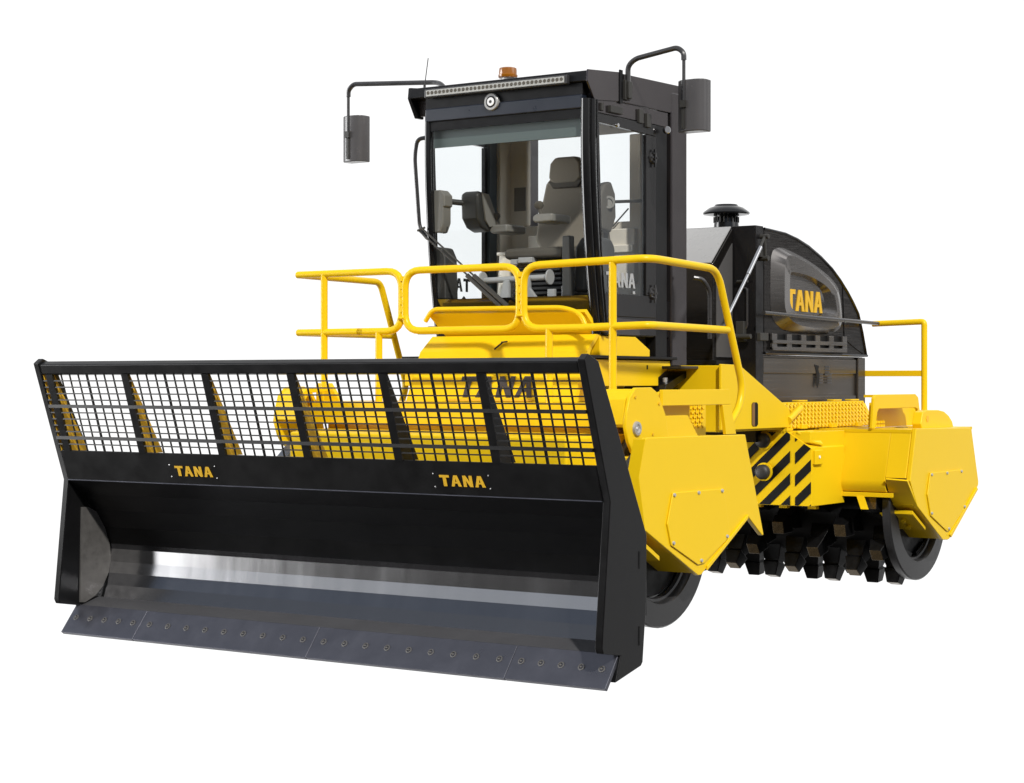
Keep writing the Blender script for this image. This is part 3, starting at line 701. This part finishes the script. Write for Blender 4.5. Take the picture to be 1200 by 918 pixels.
# ---- mirrors (arm bracket on the roof side, shell with its glass)
for s in (1, -1):
    xb = .83 if s > 0 else -.72
    bm = BM()
    if s > 0: path = [(.825, 2.48, 3.78), (.825, 2.48, 3.90), (.885, 2.48, 3.945), (1.225, 2.48, 3.992), (1.275, 2.48, 3.95), (1.275, 2.48, 3.62)]
    else: path = [(-.70, 2.40, 3.84), (-.78, 2.44, 3.905), (-.86, 2.48, 3.93), (-1.66, 2.48, 3.985), (-1.71, 2.48, 3.94), (-1.71, 2.48, 3.60)]
    tube(bm, path[:-1]+[(path[-2][0], 2.48, path[-2][2]-.05)], .019, .05, 10)
    tube(bm, [(path[-2][0], 2.48, path[-2][2]-.03), path[-1]], .012, 0, 10)
    arm = obj('mirror_arm', bm, TUBE)
    if s > 0:
        bm = BM(); box(bm, .80, .825, 2.45, 2.52, 3.66, 3.80); box(bm, .826, .845, 2.46, 2.51, 3.67, 3.79); obj('arm_bracket', bm, DPL, parent=arm, bev=.004)
    x0, x1 = (1.205, 1.425) if s > 0 else (-1.795, -1.59)
    z0, z1 = (3.405, 3.765) if s > 0 else (3.385, 3.745)
    bm = BM(); w = x1-x0
    sec = [(x0+.004, 2.56), (x0, 2.535), (x0+.008, 2.512), (x0+.03, 2.492), (x0+.07, 2.480), (x1-.07, 2.476), (x1-.035, 2.486), (x1-.01, 2.508), (x1, 2.54), (x1-.002, 2.60), (x1-.012, 2.61), (x0+.014, 2.61)]
    prism(bm, sec, 'Z', z0, z1)
    sh = obj('mirror_shell', bm, MIRG, parent=arm, bev=.012)
    bm = BM(); box(bm, x0+.015, x1-.015, 2.611, 2.616, z0+.015, z1-.015); obj('mirror_glass', bm, CHROME, parent=arm)
    xa = path[-1][0]
    bm = BM(); box(bm, xa-.011, xa+.011, 2.466, 2.492, z0+.02, 3.60); box(bm, xa-.02, xa+.02, 2.455, 2.485, 3.57, 3.62); obj('mirror_clamp', bm, DPL, parent=arm)
# work lamp under the right mirror
bm = BM(); lathe(bm, [(.012, 0), (.026, .03), (.026, .06), (.022, .065)], (.81, 3.02, 3.50), (.8, -.6, 0), 18); obj('work_lamp', bm, CHROME)

# ------------------------------------------------------------------ REAR FRAME and HOOD
bm = BM()
arc = [(4.34, 2.862), (4.423, 2.859), (4.704, 2.846), (4.92, 2.815), (5.127, 2.769), (5.36, 2.695), (5.578, 2.607), (5.74, 2.52), (5.888, 2.425), (6.0, 2.34), (6.107, 2.247), (6.19, 2.09), (6.269, 1.90), (4.34, 1.895)]
prism(bm, arc, 'X', -.95, .95)
hood = obj('engine_hood', bm, HOOD, bev=.008, smooth=25)
def hd(name, bm, m=HOOD, **k): return obj(name, bm, m, parent=hood, **k)
# trim lip running over the arc
for s in (1, -1):
    bm = BM(); tube(bm, [(s*.952, y, z+.004) for y, z in arc[:-1]], .011, 0, 8); hd('edge_trim', bm, GLS)
bm = BM(); tube(bm, [(.955, 4.34, 1.893), (.955, 6.28, 1.893)], .012, 0, 8); hd('edge_trim', bm, GLS)
bm = BM(); tube(bm, [(.952, 5.83, 1.93), (.952, 5.79, 2.47)], .004, 0, 6); tube(bm, [(.952, 5.86, 2.02), (.952, 6.03, 1.96), (.952, 6.2, 1.91)], .004, .1, 6); hd('panel_gap', bm, MAPB)
# sculpted bezel
def chaikin(P, n=2):
    for _ in range(n):
        Q = []
        for i in range(len(P)):
            a, b = P[i], P[(i+1) % len(P)]
            Q += [tuple(a[k]*.8+b[k]*.2 for k in range(2)), tuple(a[k]*.2+b[k]*.8 for k in range(2))]
        P = Q
    return P
Lo = [(4.443, 2.63), (4.494, 2.717), (4.649, 2.741), (5.11, 2.664), (5.556, 2.541), (5.748, 2.434), (5.807, 2.058), (4.443, 2.055)]
Lm = [(4.57, 2.58), (4.61, 2.665), (4.70, 2.678), (5.05, 2.615), (5.42, 2.495), (5.57, 2.40), (5.655, 2.09), (4.57, 2.125)]
Li = [(4.685, 2.50), (4.70, 2.54), (4.76, 2.545), (5.03, 2.53), (5.31, 2.475), (5.47, 2.41), (5.565, 2.20), (4.685, 2.205)]
Lf = [(4.70, 2.49), (4.71, 2.525), (4.76, 2.53), (5.03, 2.515), (5.28, 2.46), (5.40, 2.40), (5.44, 2.215), (4.70, 2.215)]
for s in (1, -1):
    bm = BM(); loops = []
    for L_, X in ((Lo, .952), (Lm, 1.015), (Li, 1.005), (Lf, .957)):
        loops.append([bm.verts.new((s*X, y, z)) for y, z in chaikin(L_, 3)])
    n = len(loops[0])
    for a, b in zip(loops, loops[1:]):
        for i in range(n):
            j = (i+1) % n; bm.faces.new((a[i], a[j], b[j], b[i]))
    bm.faces.new(loops[-1])
    hd('side_bezel', bm, BEZ, smooth=30)
bm = BM(); letters(bm, 'TANA', (.958, 4.715, 2.24), (0, 1, -.01), (0, 0, 1), .172, (.008, 0, 0), gap=.12); hd('lettering', bm, TYEL, smooth=0)
# louvres
bm = BM(); box(bm, .951, .953, 4.44, 5.80, 1.925, 2.045); lv = hd('louvre', bm, MAPB)
bm = BM()
for z in (1.985, 1.93): box(bm, .952, .985, 4.43, 5.81, z-.014, z+.016)
for k in range(6):
    y = 4.43+k*.262
    prism(bm, [(y, 1.92), (y+.09, 1.92), (y+.09, 2.05), (y, 2.05)], 'X', .954, .975)
hd('louvre_slats', bm, BEZ, bev=.003)
# lower engine body
bm = BM(); box(bm, -.92, .92, 4.33, 6.27, 1.15, 1.88); body = obj('engine_body', bm, BODY, bev=.006)
bm = BM()
box(bm, .921, .935, 4.36, 6.10, 1.735, 1.86); box(bm, .921, .935, 4.36, 6.10, 1.50, 1.552); box(bm, .921, .945, 6.12, 6.27, 1.46, 1.875); obj('body_rib', bm, BODY, parent=body, bev=.008)
bm = BM(); prism(bm, [(5.274, 1.81), (5.36, 1.80), (5.345, 1.77), (5.37, 1.73), (5.36, 1.66), (5.33, 1.615), (5.305, 1.64), (5.315, 1.73), (5.30, 1.77)], 'X', .9365, .9385); obj('emblem', bm, MAPB, parent=body)
bm = BM()
for r in range(7):
    for c in range(12):
        y, z = 5.37+c*.022, 1.80-r*.022
        if (c < 3 and r > 2) or (4 < c < 9 and r < 4) or (6 < c < 11 and 2 < r): box(bm, .9365, .9385, y, y+.013, z-.013, z)
obj('emblem', bm, MAPG, parent=body)
# front slab (radiator door frame) and cowl
bm = BM(); box(bm, -.95, .95, 4.20, 4.332, 1.2, 2.885)
slab = obj('radiator_frame', bm, DOORM, bev=.006)
bm = BM()
prism(bm, [(3.87, 1.82), (3.87, 2.575), (4.195, 2.868), (4.195, 1.82)], 'X', -.75, .75)
cowl = obj('cowl', bm, HOOD, bev=.006)
bm = BM(); plate(bm, [(-.735, 3.862, 2.578), (.74, 3.862, 2.578), (.74, 4.19, 2.874), (-.735, 4.19, 2.874)], (0, -.006, .007)); obj('cowl_top', bm, paint('pale_grey_panel', (.33, .33, .33), .3, .5, var=.04), parent=cowl)
bm = BM(); prism(bm, [(3.92, 1.86), (3.92, 2.50), (4.18, 2.75), (4.18, 1.86)], 'X', .751, .757); obj('side_grille', bm, MESHG, parent=cowl)
bm = BM(); prism(bm, [(3.84, 1.80), (4.32, 1.80), (4.32, 1.835), (3.84, 1.835)], 'X', .45, .80); obj('cowl_ledge', bm, BLK, parent=cowl, bev=.004)
bm = BM(); tube(bm, [(.82, 4.19, 2.40), (.88, 4.19, 2.40), (.88, 4.19, 2.08), (.80, 4.19, 2.06)], .01, .05, 8); obj('door_handle', bm, TUBE, parent=slab)
bm = BM()
box(bm, .80, .87, 4.15, 4.2, 1.98, 2.14); cyl(bm, (.80, 4.14, 2.02), (.94, 4.14, 2.02), .02); box(bm, .94, .98, 4.22, 4.36, 1.99, 2.05)
obj('latch', bm, DPL, parent=slab, bev=.004)
bm = BM(); tube(bm, [(.80, 4.18, 2.45), (.90, 4.16, 2.45)], .012); box(bm, .945, .98, 4.22, 4.33, 2.64, 2.70); obj('strut_mount', bm, DPL, parent=slab)
bm = BM(); cyl(bm, (1.0, 3.64, 2.16), (1.0, 3.98, 2.50), .013, seg=12); cyl(bm, (1.0, 3.97, 2.49), (1.0, 4.18, 2.71), .017, seg=12); obj('gas_strut', bm, CHROME, parent=slab)
bm = BM(); tube(bm, [(.99, 4.10, 2.60), (.99, 4.27, 2.80), (.99, 4.29, 2.62)], .012, .02, 8); cyl(bm, (.95, 4.28, 2.80), (1.02, 4.28, 2.80), .018); cyl(bm, (.95, 4.28, 2.63), (1.02, 4.28, 2.63), .02); obj('strut_mount', bm, DPL, parent=slab)
# black pipes beside the rollover post
bm = BM(); tube(bm, [(.90, 3.30, 2.44), (.95, 3.34, 2.43), (.97, 3.42, 2.35), (.97, 3.42, 1.99)], .016, .08, 10); tube(bm, [(.95, 3.2, 2.06), (.98, 3.5, 2.06), (1.0, 3.62, 2.10), (1.0, 3.64, 2.16)], .014, .08, 10)
obj('coolant_pipe', bm, TUBE)
# air pre-cleaner
bm = BM(); lathe(bm, [(.13, -.12), (.125, -.05), (.105, -.03), (.10, .03), (.095, .06), (.09, .10)], (.40, 4.75, 2.93), (0, 0, 1), 28); pc = obj('air_precleaner', bm, GLS)
bm = BM(); lathe(bm, [(.09, .085), (.185, .10), (.192, .112), (.185, .122), (.14, .155), (.10, .168), (.09, .182), (.03, .184)], (.40, 4.75, 2.93), (0, 0, 1), 36); obj('cap', bm, GLS, parent=pc)
bm = BM()
for k in range(20):
    a = 2*PI*k/20; box(bm, .40+.098*math.cos(a)-.006, .40+.098*math.cos(a)+.006, 4.75+.098*math.sin(a)-.006, 4.75+.098*math.sin(a)+.006, 2.965, 3.01)
obj('vane', bm, DPL, parent=pc)

# yellow rear frame
bm = BM(); prism(bm, [(3.28, 1.79), (3.52, 1.785), (4.33, 1.45), (4.33, 1.30), (3.28, 1.30)], 'X', -1.13, 1.13); rear = obj('rear_frame', bm, YEL, bev=.006)
def rf(name, bm, m=YEL, **k): return obj(name, bm, m, parent=rear, **k)
for s in (1, -1):
    X = s*1.16
    bm = BM(); prism(bm, [(3.24, 1.80), (3.53, 1.795), (4.36, 1.46), (4.40, 1.315), (3.24, 1.315)], 'X', X-s*.02, X)
    rf('side_gusset', bm, bev=.005)
    bm = BM(); prism(bm, [(3.72, 1.50), (3.74, 1.515), (3.80, 1.515), (3.82, 1.50), (3.82, 1.35), (3.80, 1.335), (3.74, 1.335), (3.72, 1.35)], 'X', X+s*.001, X+s*.004); rf('slot', bm, MAPB)
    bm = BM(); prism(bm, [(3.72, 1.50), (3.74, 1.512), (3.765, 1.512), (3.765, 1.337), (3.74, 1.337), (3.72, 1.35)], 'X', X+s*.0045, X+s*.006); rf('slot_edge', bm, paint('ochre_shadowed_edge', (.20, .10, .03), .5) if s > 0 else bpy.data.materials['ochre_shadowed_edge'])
# walkway tread with serrated edge above the chevrons
bm = BM(); box(bm, .55, 1.17, 4.296, 4.40, 1.29, 1.312)
for k in range(26):
    x = .57+k*.0228; prism(bm, [(x, 1.289), (x+.016, 1.289), (x+.008, 1.277)], 'Y', 4.289, 4.295)
rf('tread', bm)
# chevron bumper
bm = BM(); prism(bm, [(-1.17, 1.285), (1.17, 1.285), (1.375, 1.16), (1.375, .712), (-1.375, .712), (-1.375, 1.16)], 'Y', 4.30, 4.9); bump = rf('bumper', bm, YEL, bev=.004)
def clip_stripe(poly, x0, x1, z0, z1):
    def cut(P, f):
        out = []
        for i in range(len(P)):
            a, b = P[i], P[(i+1) % len(P)]; fa, fb = f(a), f(b)
            if fa >= 0: out.append(a)
            if fa*fb < 0:
                t = fa/(fa-fb); out.append((a[0]+(b[0]-a[0])*t, a[1]+(b[1]-a[1])*t))
        return out
    for f in (lambda p: p[0]-x0, lambda p: x1-p[0], lambda p: p[1]-z0, lambda p: z1-p[1], lambda p: 1.285-(p[0]-1.17)*.61-p[1]-.006):
        poly = cut(poly, f)
        if len(poly) < 3: return None
    return poly
for s in (1, -1):
    bm = BM()
    for (x0, x1, off) in ((.55, 1.195, 0), (1.238, 1.372, -.055)):
        for k in range(-6, 8):
            zc = .62+off+k*.172
            sl = .93; th = .088
            P = [(x0-.05, zc+sl*(x0-.05-.55)), (x1+.05, zc+sl*(x1+.05-.55)), (x1+.05, zc+th+sl*(x1+.05-.55)), (x0-.05, zc+th+sl*(x0-.05-.55))]
            Q = clip_stripe(P, x0, x1, .716, 1.28)
            if Q: prism(bm, [(s*p[0], p[1]) for p in Q], 'Y', 4.2955, 4.2985)
    rf('hazard_stripes', bm, MAPB, smooth=0)
    for z in (1.212, .968):
        bm = BM(); lathe(bm, [(.072, 0), (.072, .012), (.062, .014)], (s*.975, 4.297, z), (0, -1, 0), 24); rf('buffer_collar', bm, YEL)
        bm = BM(); lathe(bm, [(.058, .012), (.058, .05), (.05, .062), (.03, .07), (.0, .071)], (s*.975, 4.297, z), (0, -1, 0), 24); rf('rubber_buffer', bm, RUB)
    # corner bracket and lamp pocket beside the chevrons
    bm = BM(); prism(bm, [(4.31, 1.285), (4.31, 1.20), (4.86, 1.10), (4.94, 1.12), (4.94, 1.285)], 'X', s*1.21, s*1.36); rf('corner_bracket', bm, bev=.006)
    bm = BM(); box(bm, min(s*1.36, s*1.40), max(s*1.36, s*1.40), 4.32, 4.46, 1.03, 1.145); rf('lamp_pocket', bm, bev=.008)
    bm = BM(); cyl(bm, (s*1.40, 4.39, 1.09), (s*1.405, 4.39, 1.09), .012, seg=10); rf('bolt', bm, WHT)
    bm = BM(); plate(bm, [(s*1.25, 4.30, 1.275), (s*1.36, 4.33, 1.20), (s*1.38, 4.50, 1.17), (s*1.30, 4.50, 1.275)], (0, .0, .018))
    cyl(bm, (s*1.30, 4.37, 1.262), (s*1.305, 4.36, 1.285), .016, seg=8)
    rf('cover_plate', bm, bev=.004)
    # rear drum front guard with rounded bottom
    pr4 = [(5.3, 1.29), (4.98, 1.29), (4.955, 1.275), (4.835, .90), (4.84, .85), (4.865, .81), (4.91, .795), (4.92, .80), (4.87, .83), (4.86, .90), (4.99, 1.265), (5.3, 1.265)]
    bm = BM(); prism(bm, pr4, 'X', s*1.26, s*1.745); rf('drum_guard', bm, bev=.006)
    bm = BM(); prism(bm, [(5.3, 1.29), (4.98, 1.29), (4.955, 1.275), (4.842, .92), (4.87, .92), (4.99, 1.265), (5.3, 1.265)], 'X', s*1.7455, s*1.914); rf('drum_guard', bm, bev=.004)
    bm = BM(); box(bm, min(s*1.1, s*1.80), max(s*1.1, s*1.80), 4.855, 4.885, .765, .80); rf('scraper_bar', bm, bev=.004)
    for x in (1.5,):
        bm = BM(); plate(bm, [(s*x, 4.85, .77), (s*(x+.06), 4.85, .77), (s*(x+.11), 4.82, .67), (s*(x+.05), 4.82, .67)], (0, .015, 0)); rf('scraper_tab', bm)
    for x in (.72, .95, 1.2):
        bm = BM(); box(bm, min(s*x, s*(x+.07)), max(s*x, s*(x+.07)), 4.6, 4.65, .67, .712); rf('scraper_tab', bm)
    bm = BM(); box(bm, min(s*.9, s*1.914), max(s*.9, s*1.914), 4.95, 6.25, 1.27, 1.295); rf('rear_deck', bm)
    # expanded metal step screen, leaning outwards
    bm = BM()
    lattice(bm, lambda u, v: Vector((s*(1.06+.09*v), 4.33+1.62*u, 1.495-.19*v)), 25, 3, Vector((s*.87, 0, .5)), .0065, .012)
    rf('step_screen', bm, YEL, smooth=0)
    bm = BM(); plate(bm, [(s*1.02, 4.35, 1.485), (s*1.02, 6.1, 1.485), (s*1.11, 6.1, 1.30), (s*1.11, 4.35, 1.30)], (-s*.01, 0, 0)); rf('screen_backing', bm)
    bm = BM(); box(bm, min(s*1.03, s*1.062), max(s*1.03, s*1.062), 4.32, 5.97, 1.494, 1.508)
    for y in (4.75, 5.40, 5.75): box(bm, min(s*.99, s*1.05), max(s*.99, s*1.05), y, y+.16, 1.511, 1.523)
    for y in (4.55, 5.10, 5.60): box(bm, min(s*1.15, s*1.175), max(s*1.15, s*1.175), y, y+.1, 1.30, 1.335)
    rf('step_rail', bm, bev=.003)
    bm = BM(); cyl(bm, (s*1.16, 4.34, 1.37), (s*1.12, 4.62, 1.46), .028, seg=14); rf('step_tube', bm)
    # arch guard and end disc over the rear drum
    bm = BM()
    arch = [(4.93, 1.30), (4.96, 1.54), (5.0, 1.568), (5.80, 1.568), (5.86, 1.54), (5.93, 1.30), (5.90, 1.30), (5.85, 1.44), (5.80, 1.455), (5.06, 1.455), (5.03, 1.43), (4.99, 1.30)]
    prism(bm, arch, 'X', s*1.575, s*1.60); rf('arch_guard', bm, bev=.005)
    bm = BM(); box(bm, min(s*1.50, s*1.574), max(s*1.50, s*1.574), 4.99, 5.82, 1.545, 1.566); rf('arch_top', bm)
    bm = BM(); prism(bm, [(5.30, 1.30), (5.32, 1.50), (6.22, 1.50), (6.25, 1.30)], 'X', s*1.40, s*1.43); rf('arch_back', bm)
    bm = BM()
    for k in range(6):
        for j in range(2): box(bm, min(s*1.50, s*1.52), max(s*1.50, s*1.52), 5.08+k*.05, 5.11+k*.05, 1.305+j*.03, 1.325+j*.03)
    rf('step_teeth', bm)
    bm = BM()
    disc = [(5.45, 1.29), (5.43, 1.33), (5.47, 1.425), (5.55, 1.44), (5.80, 1.438), (5.92, 1.425), (6.02, 1.39), (6.10, 1.34), (6.13, 1.29)]
    prism(bm, disc, 'X', s*1.72, s*1.80); rf('end_cheek', bm, bev=.008)
    bm = BM(); lathe(bm, [(.03, 0), (.03, .004), (.012, .004)], (s*1.80, 5.56, 1.37), (s, 0, 0), 6); rf('cheek_bolt', bm, TYEL)

# ------------------------------------------------------------------ CAMERA
TH = math.radians(34.2908)
cam_d = bpy.data.cameras.new('camera'); cam = bpy.data.objects.new('camera', cam_d); C.objects.link(cam)
cam.location = (7.863, -9.294, 1.68); cam.rotation_euler = (PI/2, 0, TH)
cam_d.lens = 2273/1200*36; cam_d.sensor_width = 36; cam_d.shift_y = -13/1200; cam_d.clip_end = 500
sc.camera = cam

# ------------------------------------------------------------------ WORLD: white backdrop behind, made-up dim surroundings in front to shape reflections
w = bpy.data.worlds.new('World'); sc.world = w; w.use_nodes = True
nt = w.node_tree; N, L = nt.nodes, nt.links
bg = N['Background']
tc = N.new('ShaderNodeTexCoord')
sep = N.new('ShaderNodeSeparateXYZ'); L.new(tc.outputs['Generated'], sep.inputs[0])
ramp = N.new('ShaderNodeValToRGB'); cr = ramp.color_ramp
mr = N.new('ShaderNodeMapRange'); mr.inputs['From Min'].default_value = -1; mr.inputs['From Max'].default_value = 1
L.new(sep.outputs['Z'], mr.inputs['Value']); L.new(mr.outputs['Result'], ramp.inputs['Fac'])
stops = [(-1, (.16, .15, .14)), (-.35, (.07, .065, .06)), (-.08, (.05, .048, .045)), (.0, (.04, .04, .04)), (.08, (.07, .07, .075)), (.13, (.5, .5, .5)), (.22, (.45, .48, .53)), (.32, (.30, .36, .47)), (.6, (.34, .38, .45)), (1, (.55, .57, .6))]
while len(cr.elements) < len(stops): cr.elements.new(.5)
for e, (z, c) in zip(cr.elements, stops): e.position = (z+1)/2; e.color = c+(1,)
dot = N.new('ShaderNodeVectorMath'); dot.operation = 'DOT_PRODUCT'
dot.inputs[1].default_value = (-.5635, .826, 0)
L.new(tc.outputs['Generated'], dot.inputs[0])
ms = N.new('ShaderNodeMapRange'); ms.interpolation_type = 'SMOOTHSTEP'
ms.inputs['From Min'].default_value = .25; ms.inputs['From Max'].default_value = .8
L.new(dot.outputs['Value'], ms.inputs['Value'])
mx = N.new('ShaderNodeMix'); mx.data_type = 'RGBA'
L.new(ms.outputs['Result'], mx.inputs['Factor']); L.new(ramp.outputs['Color'], mx.inputs['A']); mx.inputs['B'].default_value = (1.1, 1.1, 1.1, 1)
d2 = N.new('ShaderNodeVectorMath'); d2.operation = 'DOT_PRODUCT'   # added bright lobe, unseen at front left, for the blade's highlight
d2.inputs[1].default_value = Vector((-.883, -.469, .035)).normalized()
L.new(tc.outputs['Generated'], d2.inputs[0])
m2 = N.new('ShaderNodeMapRange'); m2.interpolation_type = 'SMOOTHSTEP'
m2.inputs['From Min'].default_value = .94; m2.inputs['From Max'].default_value = .98
L.new(d2.outputs['Value'], m2.inputs['Value'])
mx2 = N.new('ShaderNodeMix'); mx2.data_type = 'RGBA'
L.new(m2.outputs['Result'], mx2.inputs['Factor']); L.new(mx.outputs['Result'], mx2.inputs['A']); mx2.inputs['B'].default_value = (11, 11, 11, 1)
d3 = N.new('ShaderNodeVectorMath'); d3.operation = 'DOT_PRODUCT'   # second added lobe high on the right, brightening hood and skirts
d3.inputs[1].default_value = Vector((.80, .25, .5)).normalized()
L.new(tc.outputs['Generated'], d3.inputs[0])
m3 = N.new('ShaderNodeMapRange'); m3.interpolation_type = 'SMOOTHSTEP'
m3.inputs['From Min'].default_value = .9; m3.inputs['From Max'].default_value = .96
L.new(d3.outputs['Value'], m3.inputs['Value'])
mx3 = N.new('ShaderNodeMix'); mx3.data_type = 'RGBA'
L.new(m3.outputs['Result'], mx3.inputs['Factor']); L.new(mx2.outputs['Result'], mx3.inputs['A']); mx3.inputs['B'].default_value = (2.2, 2.2, 2.2, 1)
flat = N.new('ShaderNodeCombineXYZ'); L.new(sep.outputs['X'], flat.inputs['X']); L.new(sep.outputs['Y'], flat.inputs['Y'])
nrmz = N.new('ShaderNodeVectorMath'); nrmz.operation = 'NORMALIZE'; L.new(flat.outputs[0], nrmz.inputs[0])
last = mx3
for dx, dy, lo, hi, v in ((.545, .838, .9945, .9992, 1.2), (.43, .903, .9935, .9985, .13)):   # added bright strip and dark band at far right, varying side reflections
    dd = N.new('ShaderNodeVectorMath'); dd.operation = 'DOT_PRODUCT'; dd.inputs[1].default_value = Vector((dx, dy, 0)).normalized()
    L.new(nrmz.outputs[0], dd.inputs[0])
    mm = N.new('ShaderNodeMapRange'); mm.interpolation_type = 'SMOOTHSTEP'; mm.inputs['From Min'].default_value = lo; mm.inputs['From Max'].default_value = hi
    L.new(dd.outputs['Value'], mm.inputs['Value'])
    xx = N.new('ShaderNodeMix'); xx.data_type = 'RGBA'; L.new(mm.outputs['Result'], xx.inputs['Factor']); L.new(last.outputs['Result'], xx.inputs['A']); xx.inputs['B'].default_value = (v, v, v, 1)
    last = xx
L.new(last.outputs['Result'], bg.inputs['Color']); bg.inputs['Strength'].default_value = 1.0

sun_d = bpy.data.lights.new('key_sun', 'SUN'); sun = bpy.data.objects.new('key_sun', sun_d); C.objects.link(sun)
sun_d.energy = 3.75; sun_d.angle = math.radians(2.0); sun_d.color = (1, .965, .91)
az, el = math.radians(51), math.radians(37)       # azimuth from -Y towards +X
to = Vector((math.sin(az)*math.cos(el), -math.cos(az)*math.cos(el), math.sin(el)))
sun.rotation_euler = to.to_track_quat('Z', 'Y').to_euler(); sun.location = to*20

sc.render.engine = 'CYCLES'
sc.cycles.transparent_max_bounces = 16; sc.cycles.max_bounces = 8
vs = sc.view_settings
vs.view_transform = 'Standard'; vs.look = 'None'; vs.exposure = 0; vs.gamma = 1; vs.use_curve_mapping = False
sc.render.film_transparent = False
